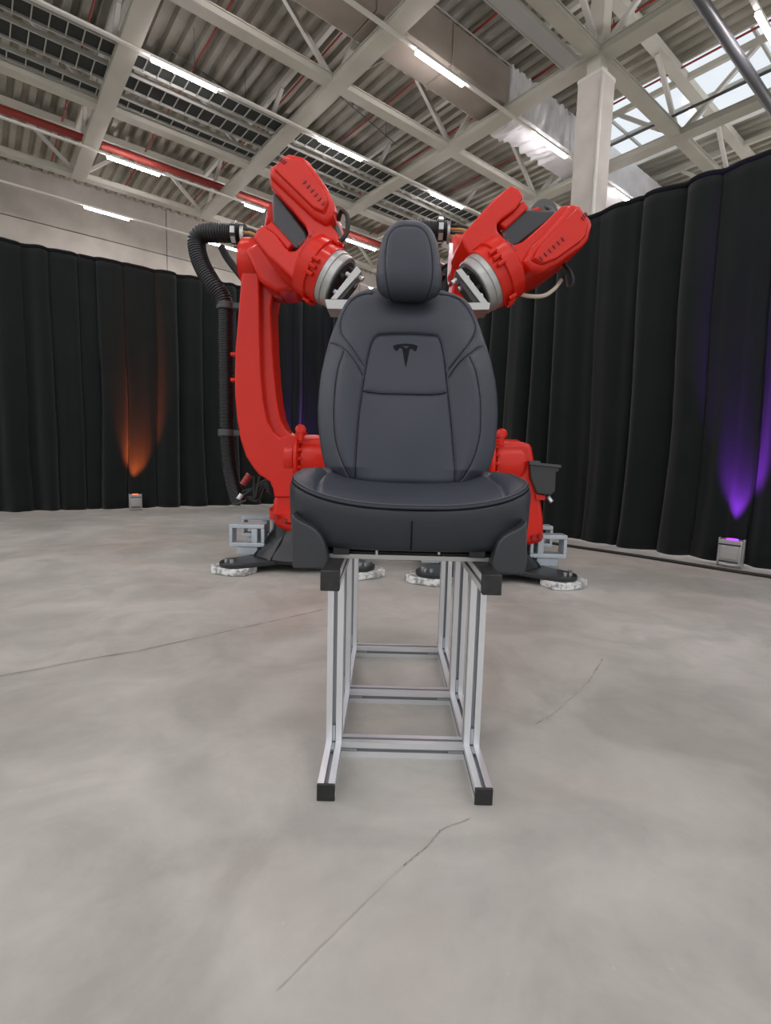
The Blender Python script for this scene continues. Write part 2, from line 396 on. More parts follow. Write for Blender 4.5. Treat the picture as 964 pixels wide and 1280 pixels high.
# lamp rows: trunking with tube lamps clipped in
rows = [(3.98, 'row by the top right skylight'), (8.94, 'row under the wrapped duct'), (12.93, 'row running over the left robot head'),
        (17.85, 'row beside the thick red main pipe'), (21.95, 'row nearest the concrete wall')]
ords = ['first', 'second', 'third', 'fourth', 'fifth', 'sixth', 'seventh']
def inview(P):
    q = ROT.transposed() @ (P - Vector((0,0,H)))
    if q.z > -.1: return False
    x, y = CX - q.x*F/q.z, CY + q.y*F/q.z
    return -60 < x < 1020 and -60 < y < 420
lampmesh = None
for v, desc in rows:
    u_in = [u for u in np.arange(-4, 40, .5) if inview(hall(u, v, 9.4))]
    a, b = min(u_in) - 1, min(max(u_in) + 1, 34)
    tag(M().hbox(a, b, v - .04, v + .04, 9.396, 9.448).build('light_trunking', MT['trunk'], None, 0, 0), 'white lamp trunking of the ' + desc, 'light rail', 'white lamp trunking')
    k = 0
    for j in range(0, 8):
        u = 3.44 + 4.3*j
        if not (inview(hall(u, v, 9.3)) or inview(hall(u + 1.5, v, 9.3))): continue
        if u > 33: continue
        r = thing('tube_lamp', 'tube lamp, %s from left, %s' % (ords[k], desc), 'ceiling light', hall(u, v, 9.34), 'tube lamps in rows under the roof')
        k += 1
        if lampmesh is None:
            hs = M().hbox(0, 1.5, -.045, .045, .03, .055).build('housing', MT['trunk'], r, 0, 0); hs.matrix_parent_inverse = Matrix()
            df = M().hbox(.02, 1.48, -.04, .04, -.02, .03).build('diffuser', MT['lamp'], r, 0, 0); df.matrix_parent_inverse = Matrix()
            lampmesh = (hs, df)
        else:
            for o in lampmesh:
                c = o.copy(); C.objects.link(c); c.parent = r

for v in (-5.0, -.5, 3.98, 8.94, 12.93, 17.85):
    for j in range(-4, 8):
        u = 3.44 + 4.3*j
        if inview(hall(u, v, 9.3)) or inview(hall(u + 1.5, v, 9.3)): continue
        r = thing('tube_lamp', 'lit white tube lamp overhead, beyond the edges of the photograph', 'ceiling light', hall(u, v, 9.34), 'tube lamps overhead outside the frame')
        for o in lampmesh:
            c = o.copy(); C.objects.link(c); c.parent = r

# ================================================================== drapes
def drape(name, label, p0, p1, height, seed, period=.25, amp=.10, h_fn=None):
    rnd = random.Random(seed); p0, p1 = Vector((*p0, 0)), Vector((*p1, 0)); d = p1-p0; L = d.length; d.normalize(); nrm = Vector((d.y, -d.x, 0))
    if nrm.y > 0: nrm = -nrm
    knots = [0]
    while knots[-1] < L + 1: knots.append(knots[-1] + period*rnd.uniform(.6, 1.5))
    amps = [rnd.uniform(.45, 1.2)*amp*(1 if i % 2 else -1) for i in range(len(knots))]
    skew = [rnd.choice((.6, .75, 1.5, 1.9)) for _ in knots]
    from mathutils import noise
    nx = int(L/.014); nz = 26; rings = []; rx = []
    for j in range(nz + 1):
        t = j/nz; z = .012 + (height - .012)*t; row = []
        for i in range(nx + 1):
            s = L*i/nx
            ss = s + .10*noise.noise(Vector((s*.8, t*1.2, seed)))*(1-t) + .035*noise.noise(Vector((s*3, t*2, seed+5)))*(1-t)
            ss = max(0, min(L + .5, ss))
            k = max(i for i, q in enumerate(knots) if q <= ss) if False else int(np.searchsorted(knots, ss, side='right') - 1)
            f = (ss - knots[k])/(knots[k+1] - knots[k]); f = f**skew[k]
            w = (1.1*abs(amps[k]) + .02)*math.sin(math.pi*f)**.55 - .03
            w += .022*math.sin(ss*13.1 + seed + 1.3*math.sin(ss*2.3)) + .012*math.sin(ss*31 + 2*math.sin(ss*3.7))
            w *= .55 + .55*(1-t)**.6
            w += .012*noise.noise(Vector((s*14, t*3, seed)))*(.4 + .6*(1-t))
            if t < .06: w += .03*(1 - t/.06)*(.5 + noise.noise(Vector((s*3, 0, seed+2))))
            row.append(p0 + d*s + nrm*w + Vector((0, 0, z + (.02*noise.noise(Vector((s*2.5, 3, seed))) if j == 0 else 0)*0 + (.004*noise.noise(Vector((s*1.5, 9, seed))) if t > .97 else 0))))
        rings.append(row)
    m = M(); m.loft(rings, cap=False, closed=False)
    r = thing(name, label, 'curtain', tuple(p0))
    o = m.build('cloth', MT['curtain'], r, smooth=180)
    so = o.modifiers.new('thickness', 'SOLIDIFY'); so.thickness = .006
    hm = M(); hm.tube([p + Vector((0,0,-.02)) for p in rings[-1][::3]], .022, 8)
    hm.build('top_hem', MT['hem'], r)
    # frame posts behind the cloth
    for s in np.arange(.3, L, 2.4):
        q = p0 + d*float(s) - nrm*.16
        M().cyl(q, q + Vector((0,0,height - .05)), .02, n=8).build('support_pole', MT['blackmetal'], r)
    return r
corner = (-.87, 7.98)
dl = Vector((corner[0] + 4.43, corner[1] - 5.74)); dl.normalize()
lp0 = (-4.43 - dl.x*3, 5.74 - dl.y*3)
drape('black_drape', 'long black pleated curtain on the left, lit orange at one fold', lp0, (corner[0] + .05, corner[1] + .08), 3.03, 3)
dr = Vector((2.94 - 1.61, 3.77 - 5.33)); dr.normalize()
drape('black_drape', 'tall black pleated curtain on the right, lit violet near its end', (2.94 + dr.x*1.6, 3.77 + dr.y*1.6), (corner[0] + .03, corner[1] - .05), 3.03, 11, .32, .11)

# stage uplights with real coloured spots
def uplight(label, loc, ang, w, h, col, power, aim, size, extra=False):
    r = thing('stage_uplight', label, 'uplight', loc)
    c, s = math.cos(ang), math.sin(ang); X = Vector((c, s, 0)); Yv = Vector((-s, c, 0)); P = Vector(loc)
    b = M(); b.obox(P + Vector((0,0,h*.56)), X*w/2, Yv*w*.32, (0,0,h*.40)); b.build('housing', MT['uplight'], r, .006)
    f = M()
    f.obox(P - Yv*w*.33 + X*w*.0 + Vector((0,0,h*.80)), X*w*.46, Yv*.004, (0,0,h*.02)); f.obox(P - Yv*w*.33 + Vector((0,0,h*.22)), X*w*.40, Yv*.004, (0,0,h*.02))
    f.build('dark_slots', MT['blackmetal'], r)['kind'] = 'stuff'
    p = M(); p.obox(P - Yv*w*.335 + Vector((0,0,h*.52)), X*w*.36, Yv*.005, (0,0,h*.22)); p.build('front_panel', MT['bracket'], r, .003)
    for sx in (-1, 1):
        M().obox(P + X*w*.52*sx + Vector((0,0,h*.5)), X*.004, Yv*w*.12, (0,0,h*.5)).build('side_bracket', MT['uplight'], r, .002)
    M().cyl(P + Vector((0,0,h*.955)), P + Vector((0,0,h*.985)), w*.26, n=20).build('lens', emit('lens_' + label[:6], col, 2), r)
    l = bpy.data.lights.new('uplight_beam', 'SPOT'); l.energy = power; l.color = col; l.spot_size = math.radians(size); l.spot_blend = .8; l.shadow_soft_size = .03
    lo = bpy.data.objects.new('uplight_beam', l); C.objects.link(lo); lo.location = P + Vector((0,0,h*1.02))
    lo.rotation_euler = (Vector(aim) - lo.location).to_track_quat('-Z', 'Y').to_euler()
    lo.parent = r; lo.matrix_parent_inverse = Matrix.Translation(-P)
    return r
uplight('small silver uplight at the foot of the left curtain, shining orange', (-3.15, 6.31, 0), .56, .135, .21, (1, .15, .03), 200, (-3.22, 6.60, 1.25), 44)
uplight('silver uplight with legs at the foot of the right curtain, shining violet', (2.62, 3.76, 0), -.86, .155, .22, (.34, .04, 1), 200, (2.80, 3.95, 1.35), 42)
uplight('small uplight hidden behind the robots where the curtains meet', (-1.25, 7.45, 0), .56, .135, .21, (.35, .07, .9), 110, (-1.3, 7.75, 1.9), 60)

# floor cable along the right curtain
pts = [(1.25, 4.85), (1.7, 4.40), (2.08, 4.04), (2.39, 3.7), (2.67, 3.41), (3.2, 2.85), (3.6, 2.4)]
tag(M().tube(catmull([(x, y, .013) for x, y in pts], 8), .012, 8).build('floor_cable', MT['cable']), 'black cable lying on the floor before the right curtain', 'cable')

# ================================================================== aluminium stand
fr = thing('aluminium_stand', 'silver slotted aluminium profile stand carrying the car seat', 'stand', (.06, 1.48, 0))
P4 = .04
def section():
    h, s, dp = P4/2, .0048, .010; q = []
    for k in range(4):
        a = k*math.pi/2; c, sn = round(math.cos(a)), round(math.sin(a))
        for x, y in ((-h, -h), (-s, -h), (-s, -h + dp), (s, -h + dp), (s, -h)):
            q.append((x*c - y*sn, x*sn + y*c))
    return q
SEC = section()
def profile(a, b, name='post'):
    a, b = Vector(a), Vector(b); d = (b-a).normalized()
    X = Vector((1,0,0)) if abs(d.x) < .9 else Vector((0,1,0)); Yv = d.cross(X)
    m = M(); m.loft([[a + X*x + Yv*y for x, y in SEC], [b + X*x + Yv*y for x, y in SEC]])
    o = m.build(name, MT['alu'], fr, 0, 0); o.data.materials.append(MT['slot_shade'])
    for j in range(20):
        if j % 5 in (1, 2, 3): o.data.polygons[j].material_index = 1  # slot faces get a darker aluminium: recess shade put into the colour
    return o
XL, XR = -.118, .238; ZT = .52; Y0, Y1 = 1.06, 1.93
yb = [1.245, 1.53, 1.895]
for x in (XL, XR):
    profile((x, Y0, .02), (x, Y1, .02), 'foot_rail'); profile((x, Y0 + .04, ZT - .02), (x, Y1, ZT - .02), 'top_rail')
    for y in yb: profile((x, y, .04), (x, y, ZT - .04), 'post')
    M().box(x - .0185, x + .0185, Y0 + .02, Y1, ZT, ZT + .004).build('black_rubber_strip', MT['cap'], fr, 0, 0)
    M().box(x - .0205, x + .0205, Y0 - .006, Y0, -.0, .041).build('end_cap', MT['cap'], fr, .002)
    M().box(x - .021, x + .021, Y0 + .018, Y0 + .04, ZT - .041, ZT + .005).build('end_cap', MT['cap'], fr, .002)
    M().box(x - .0205, x + .0205, Y1, Y1 + .006, -.0, .041).build('end_cap', MT['cap'], fr, .002)
    for y in yb:
        m = M(); m.box(x - .0038, x + .0038, y - .020, y - .0145, .043, .085); m.box(x - .0038, x + .0038, y - .055, y - .0205, .0345, .0405)
        m.build('slot_connector', MT['zinc'], fr)
        sgn = 1 if x < 0 else -1
        m = M(); m.box(x + sgn*.0145, x + sgn*.021, y - .0038, y + .0038, .05, .09); m.build('slot_connector', MT['zinc'], fr)
for y in yb:
    profile((XL + .02, y, .02), (XR - .02, y, .02), 'crossbar')
    for x, s in ((XL + .02, 1), (XR - .02, -1)):
        m = M(); m.box(min(x, x + s*.04), max(x, x + s*.04), y - .0205, y - .0145, .0165, .0235); m.build('slot_connector', MT['zinc'], fr)
for y in (1.235, 1.62):
    M().box(XL - .02, XR + .024, y - .022, y + .022, ZT + .0045, ZT + .0165).build('mounting_bar', MT['bracket'], fr, .001)

# ================================================================== car seat
ST_Z = ZT + .0165
seat = thing('car_seat', 'black leather car seat with headrest mounted on the aluminium stand', 'car seat', (.06, 1.4, ST_Z))
def interp_table(tab, plane):
    z, l, r = [], [], []
    for py, xl, xr in tab:
        a, b = hit(xl, py, *plane), hit(xr, py, *plane)
        z.append((a.z + b.z)/2); l.append(a.x); r.append(b.x)
    o = np.argsort(z); z = np.array(z)[o]; l = np.array(l)[o]; r = np.array(r)[o]
    zz = np.linspace(z[0], z[-1], 400)
    def sm(a):
        v = np.interp(zz, z, a); k = np.exp(-np.linspace(-2, 2, 17)**2); k /= k.sum()
        pad = np.pad(v, 8, mode='reflect', reflect_type='odd'); return np.convolve(pad, k, 'valid')
    return zz, sm(l), sm(r)
def seg_dist(X, Z, pts):
    best = np.full(X.shape, 9.0)
    for (ax, az), (bx, bz) in zip(pts, pts[1:]):
        dx, dz = bx-ax, bz-az; L = dx*dx + dz*dz + 1e-12
        t = np.clip(((X-ax)*dx + (Z-az)*dz)/L, 0, 1); best = np.minimum(best, np.hypot(X - ax - t*dx, Z - az - t*dz))
    return best
def padded(name, tab, plane, thick, seams, zrows, nx, bolster=None, puff=.006, groove=.004, gfn=None, material=None, lens=None, parent=None):
    zz, l, r = interp_table(tab, (plane[0] + float(thick(plane[1]+.3))/2, plane[1], plane[2]))
    Z = zz[0] + (zz[-1]-zz[0])*zrows; XL_ = np.interp(Z, zz, l); XR_ = np.interp(Z, zz, r)
    th = np.linspace(-1, 1, nx); s = .55*th + .45*np.sin(th*np.pi/2); s = np.sign(s)*np.abs(s)
    s[0], s[-1] = -1, 1
    S, ZZ = np.meshgrid(s, Z); X = (XL_+XR_)[:, None]/2 + S*((XR_-XL_)/2)[:, None]
    yp = plane[0] + plane[2]*(ZZ - plane[1]); T = thick(ZZ); g = gfn(zrows)[:, None]*np.ones_like(S)
    prof = np.sqrt(np.clip(1 - np.abs(S)**3.2, 0, 1))
    Yf = yp + T/2 - T/2*g*prof
    if bolster is not None: Yf = Yf - bolster(S, ZZ)*g*prof**.5
    d = np.full(X.shape, 9.0)
    sl = [[(p.x, p.z) for p in catmull([hit(x, y, *plane) for x, y in q], 6)] for q in seams]
    for q in sl: d = np.minimum(d, seg_dist(X, ZZ, q))
    if len(sl):
        edge = np.clip((1 - np.abs(S))*6, 0, 1)
        Yf = Yf + (groove*np.exp(-(d/.0032)**2) + puff*np.exp(-d/.012))*edge
    nb = 28; sb = np.sin(np.linspace(np.pi/2, -np.pi/2, nb))[1:-1]
    rings = []
    for i in range(len(Z)):
        row = [Vector((X[i, j], Yf[i, j], Z[i])) for j in range(nx)]
        xm, hw = (XL_[i]+XR_[i])/2, (XR_[i]-XL_[i])/2; ypi = plane[0] + plane[2]*(Z[i]-plane[1]); Ti = float(thick(Z[i])); gi = g[i, 0]
        row += [Vector((xm + hw*q, ypi + Ti/2 + Ti/2*gi*math.sqrt(1 - q*q), Z[i])) for q in sb]
        rings.append(row)
    m = M(); m.loft(rings)
    o = m.build(name, material, parent or seat, smooth=75)
    for q in sl:
        pth = []
        for (x, z) in [((1-t)*a[0] + t*b[0], (1-t)*a[1] + t*b[1]) for a, b in zip(q, q[1:]) for t in (0, .5)]:
            i = int(np.argmin(abs(Z - z))); pth.append((x, float(np.interp(x, X[i], Yf[i])) + .0002, z))
        pth = [pth[0]] + [p for p0, p in zip(pth, pth[1:]) if (Vector(p) - Vector(p0)).length > .0008]
        M().tube(pth, .0011, 5).build('seam_line', MT['seam'], o)  # dark tube in the groove, crease shade added by colour
    def surf(px, py, off=0):
        p = hit(px, py, *plane); i = int(np.argmin(abs(Z - p.z))); y = float(np.interp(p.x, X[i], Yf[i])); return Vector((p.x, y - off, p.z))
    return o, surf, Z, X, Yf
def ends(bot, top, pw=2.0):
    def f(t):
        a = np.clip(t/bot, 0, 1); b = np.clip((1-t)/top, 0, 1)
        return np.sqrt(np.clip(1-(1-a)**pw, 0, 1))*np.sqrt(np.clip(1-(1-b)**pw, 0, 1))*.985 + .015
    return f
# backrest
plB = (1.53, .68, .30)
tabB = [(612, 416, 600), (603, 412, 604), (590, 407, 610), (575, 403, 615), (559, 400, 619), (535, 397.5, 621.5), (514, 397, 622.5), (492, 398.5, 621.5), (472, 401, 619),
        (450, 406, 614), (431, 411, 608), (414, 417, 602), (397, 424, 595.5), (385, 430, 590), (377, 435, 585), (370.5, 443, 576), (366.5, 452, 566), (363.5, 464, 555), (361, 480, 540)]
seamsB = [
    [(444, 603), (446, 560), (449, 520), (453, 490), (457, 462), (462, 438), (465, 428), (470, 421), (478, 418.5), (510, 418), (541, 419.5), (548, 422), (552, 430), (555, 445), (558, 470), (560, 490), (564, 530), (567, 570), (569, 603)],
    [(453, 489.5), (480, 492.5), (510, 493), (540, 493.5), (560, 491)],
    [(411, 426), (420, 429), (429, 435), (437, 443), (446, 456), (455, 472)],
    [(606, 431), (598, 434), (588, 442), (578, 450), (569, 460), (560, 474)],
    [(466, 365), (452, 366), (441, 371), (432, 382), (426, 396), (425, 406), (427, 416), (434, 426), (443, 439), (456, 460)],
    [(550, 366), (566, 368), (577, 373), (586, 383), (593, 396), (596, 405), (594, 416), (588, 427), (578, 440), (560, 463)],
    [(430, 440), (424, 458), (420, 479), (417.5, 514), (419, 545), (424, 566), (432, 585), (441, 603)],
    [(586, 447), (593, 464), (597, 482), (600, 505), (600, 530), (598, 550), (590, 575), (576, 600)],
]
def thB(z): return .115 - .03*np.clip((z - .7)/.6, 0, 1)
def bolB(S, Z): 
    k = np.clip((Z - .66)/.08, 0, 1)*np.clip((1.22 - Z)/.16, 0, 1)
    return .042*k*np.exp(-((np.abs(S) - .70)/.20)**2) + .012*np.exp(-(S/.3)**2)*np.exp(-((Z-.85)/.12)**2) + .018*np.exp(-(S/.6)**2)*np.exp(-((Z-1.22)/.07)**2)
zr = np.linspace(0, 1, 250)
bk, surfB, ZB_, XB_, YB_ = padded('backrest', tabB, plB, thB, seamsB, zr, 220, bolB, gfn=ends(.06, .12), material=MT['leather'])
# stitching: short thread dashes either side of the bolster and yoke seams
def stitches(surf, line, parent, off_px=1.7, pitch=.0065, both=True):
    pts = catmull([Vector((x, y, 0)) for x, y in line], 10); m = M(); acc = 0
    for side in ((-1, 1) if both else (1,)):
        last = None; acc = 0
        for a, b in zip(pts, pts[1:]):
            d = (b-a); 
            if d.length < 1e-6: continue
            nn = Vector((d.y, -d.x, 0)).normalized()*off_px*side
            pa, pb = surf(a.x + nn.x, a.y + nn.y, .0006), surf(b.x + nn.x, b.y + nn.y, .0006)
            L = (pb-pa).length; k = max(1, int(L/pitch))
            for i in range(k):
                q0 = pa.lerp(pb, (i+.15)/k); q1 = pa.lerp(pb, (i+.8)/k); m.bar(q0, q1, .0011, .0011)
    o = m.build('stitching', MT['stitch'], parent, smooth=0); o['kind'] = 'stuff'; return o
for q in seamsB[2:]: stitches(surfB, q, bk)
stitches(surfB, seamsB[1], bk, both=False)
# pressed T emblem, its recess shade put into a darker colour
def emblem():
    ox, oy, sc = 480, 415, 1/16.07
    stem = [(365, 335), (400, 305), (425, 315), (445, 345), (468, 315), (500, 300), (520, 335), (505, 400), (470, 590), (441, 715), (412, 590), (378, 400)]
    arc_top = [(185, 285), (240, 258), (330, 246), (430, 240), (530, 246), (620, 262), (680, 290)]
    arc_bot = [(672, 318), (600, 296), (520, 286), (430, 281), (330, 284), (250, 298), (192, 318)]
    wl = [(196, 300), (250, 300), (330, 290), (395, 294), (378, 345), (365, 330), (320, 322), (290, 345), (275, 385), (235, 372), (205, 340)]
    wr = [(668, 318), (610, 300), (560, 292), (505, 295), (515, 345), (535, 345), (580, 345), (600, 385), (640, 378), (662, 350)]
    m = M()
    for poly in (stem, arc_top + arc_bot, wl, wr):
        a = [surfB(ox + x*sc, oy + y*sc, .0012) for x, y in poly]; b = [p + Vector((0, .003, 0)) for p in a]
        m.loft([a, b])
    m.build('pressed_emblem', MT['emblem'], bk, smooth=0)
emblem()
# headrest
plH = (1.60, 1.30, .12)
tabH = [(377, 500, 520), (375.5, 490, 532), (373, 482, 540), (369, 476, 547), (362, 471.5, 551.5), (350, 470, 552.5), (335, 471, 551.5), (320, 473, 549.5), (305, 476.5, 546.5), (295, 480, 543.5), (288, 485, 539), (282, 491, 533), (278.5, 498, 526), (276.5, 506, 518)]
seamsH = [[(494, 372), (487, 362), (483, 345), (482, 320), (484, 300), (488, 288), (496, 280), (511, 277.5), (525, 280), (533, 288), (538, 300), (541, 320), (541, 345), (537, 362), (530, 372)]]
t = np.linspace(-1, 1, 130); zr2 = .5 + .5*(.45*t + .55*np.sin(t*np.pi/2))
hr, surfH, *_ = padded('headrest', tabH, plH, lambda z: .13 + 0*z, seamsH, zr2, 130, lambda S, Z: 0*S, gfn=ends(.35, .55, 2.2), puff=.003, groove=.003, material=MT['leather'])
for px in (496, 528):
    p = hit(px, 370, 1.72, 1.30, .12); M().cyl(p + Vector((0,0,-.05)), p + Vector((0,0,.06)), .007, n=12).build('headrest_post', MT['bracket'], seat)
# cushion
cxs, cys, hx, hy = at(512, 640, 1.3).x, 1.475, .315, .265
def sup(t, k=4.2):
    c, s = math.cos(t), math.sin(t)
    k = 5.5 if s < 0 else 4.2; return (math.copysign(abs(c)**(2/k), c), math.copysign(abs(s)**(2/k), s))
def lipz(x, y):      # height of the welt line
    u = abs((x - cxs)/hx); return .655 + .052*u**2.6 + .02*np.clip((y - 1.2)/.3, 0, 1)
def topz(x, y, rr):
    u = abs((x - cxs)/hx); b = .020*math.exp(-((u - .86)/.16)**2)
    z = lipz(x, y) + .016*(1 - rr**6) + b*(1 - rr**10)
    for sx in (-.73, .73):
        d = abs((x - cxs)/hx - sx*(1 + .04*math.sin((y-1.2)*6)))*hx; z -= .006*math.exp(-(d/.004)**2) + .004*math.exp(-d/.012)
    d = abs(y - 1.40); z -= 0
    return z
NT = 420; rings = []
def plan(t, rr, bow=.045):
    a, b = sup(t); x = cxs + hx*a*rr; y = cys + hy*b*rr
    if b < 0: y -= bow*(1 - abs(a)**2)*(-b)*rr
    y -= 0
    return x, y
stack = [(.93, None, .551), (.965, None, .556), (.985, None, .57), (1.0, None, .605)]
for rr, _, z in stack:
    r_ = []
    for i in range(NT):
        t = 2*math.pi*i/NT; x, y = plan(t, rr)
        if abs(x - cxs) < .006 and y < cys: y += .003*(1 - abs(x-cxs)/.006)
        r_.append(Vector((x, y, z)))
    rings.append(r_)
for rr, dz in ((1.006, -.030), (1.004, -.018), (.999, -.010), (.993, -.005), (.984, -.004), (.988, 0), (.990, .003), (.986, .0055), (.976, .004), (.978, .006), (.974, .010)):
    r_ = []
    for i in range(NT):
        t = 2*math.pi*i/NT; x, y = plan(t, rr); y0_ = y
        if abs(x - cxs) < .006 and y < cys and dz < -.003: y0_ += .003*(1 - abs(x-cxs)/.006)
        r_.append(Vector((x, y0_, lipz(x, y) + dz)))
    rings.append(r_)
for k in range(60):
    q = (k+1)/60; rr = .968*(1-q) + .004*q
    r_ = []
    for i in range(NT):
        t = 2*math.pi*i/NT; x, y = plan(t, rr); r_.append(Vector((x, y, topz(x, y, rr/.974) + .004)))
    rings.append(r_)
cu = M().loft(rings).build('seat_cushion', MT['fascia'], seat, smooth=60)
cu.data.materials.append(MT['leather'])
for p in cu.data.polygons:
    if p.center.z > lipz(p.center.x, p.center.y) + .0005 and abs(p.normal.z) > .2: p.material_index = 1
# black welt just inside the rim and a stitched line
pth = []
for k in range(12):
    t_ = k/11; rr = .978 + .028*min(1, t_*1.6); x, y = plan(1.5*math.pi, rr); pth.append((x, y + .0016 if k else y + .003, .557 + (.628 - .557)*t_))
M().tube(pth, .0014, 6).build('centre_seam', MT['seam'], cu)  # dark tube deepens the centre groove, its shade put into the colour
for rr, dz, rad, mt_, nm in ((.9865, -.003, .0016, 'seam', 'welt'), (.975, .0085, .0009, 'stitch', 'stitching')):
    pth = []
    for i in range(300):
        t = math.pi + math.pi*i/299; x, y = plan(t, rr); pth.append((x, y - .0005, lipz(x, y) + dz + .0008))
    M().tube(pth, rad, 6).build(nm, MT[mt_], cu)
# hard plastic side shields
shL = [(364.5, 641), (369, 646), (376, 651), (385, 655), (394, 660), (401, 667), (406, 676), (409.5, 688), (411.5, 702), (411, 716), (388, 714), (366, 712), (364.5, 690)]
shR = [(658.5, 650), (654, 656), (646, 661), (637, 665), (628, 670), (622, 677), (618, 688), (614, 702), (612, 716), (634, 719), (655, 719), (659, 700)]
for q, nm in ((shL, 'side_shield'), (shR, 'side_shield')):
    m = M(); a = [at(x, y, 1.18) for x, y in q]; sg = -1 if q is shL else 1
    rows_ = []
    for yy, kx, kz in ((1.170, .94, .975), (1.180, 1, 1), (1.45, 1.0, 1.0), (1.66, 1.0, .92)):
        c = sum(a, Vector())/len(a)
        rows_.append([Vector((c.x + (p.x-c.x)*kx + sg*(.012 if yy > 1.3 else 0), yy, max(ST_Z - .03, c.z + (p.z-c.z)*kz))) for p in a])
    m.loft(rows_).build(nm, MT['trim'], seat, .004)
# dark underframe, runners, clips
M().box(-.14, .262, 1.21, 1.62, ST_Z + .004, .545).build('seat_frame', MT['blackmetal'], seat, .003)
for x in (-.105, .225): M().box(x - .02, x + .02, 1.20, 1.66, ST_Z, ST_Z + .02).build('seat_runner', MT['blackmetal'], seat, .002)
for px in (471, 549):
    p = at(px, 689, 1.20); M().cyl(p + Vector((0,0,-.008)), p + Vector((0,0,.004)), .004, n=10).build('clip', MT['zinc'], seat)
# recliner hinges, pale plastic seen either side of the backrest foot
for x in (cxs - .245, cxs + .245):
    M().box(x - .02, x + .02, 1.50, 1.66, .60, .735).build('recliner_cover', MT['clamp'], seat, .015)

# ================================================================== robots
def rz(pts, dx): return [(x + dx, y) for x, y in pts]
def corrugated(path, radius, pitch=.012, amp=.10, n=18):
    P = [Vector(p) for p in path]; L = [0]
    for a, b in zip(P, P[1:]): L.append(L[-1] + (b-a).length)
    tot = L[-1]; k = max(4, int(tot/pitch*4)); out = []; rad = []; L = np.array(L)
    for i in range(k+1):
        s = tot*i/k; j = min(len(P)-2, int(np.searchsorted(L, s, side='right') - 1)); f = (s-L[j])/max(1e-9, L[j+1]-L[j])
        out.append(P[j].lerp(P[j+1], f)); rad.append(radius*(1 + amp*(-1 if (i//2) % 2 else 0)))
    return M().tube(out, rad, n)

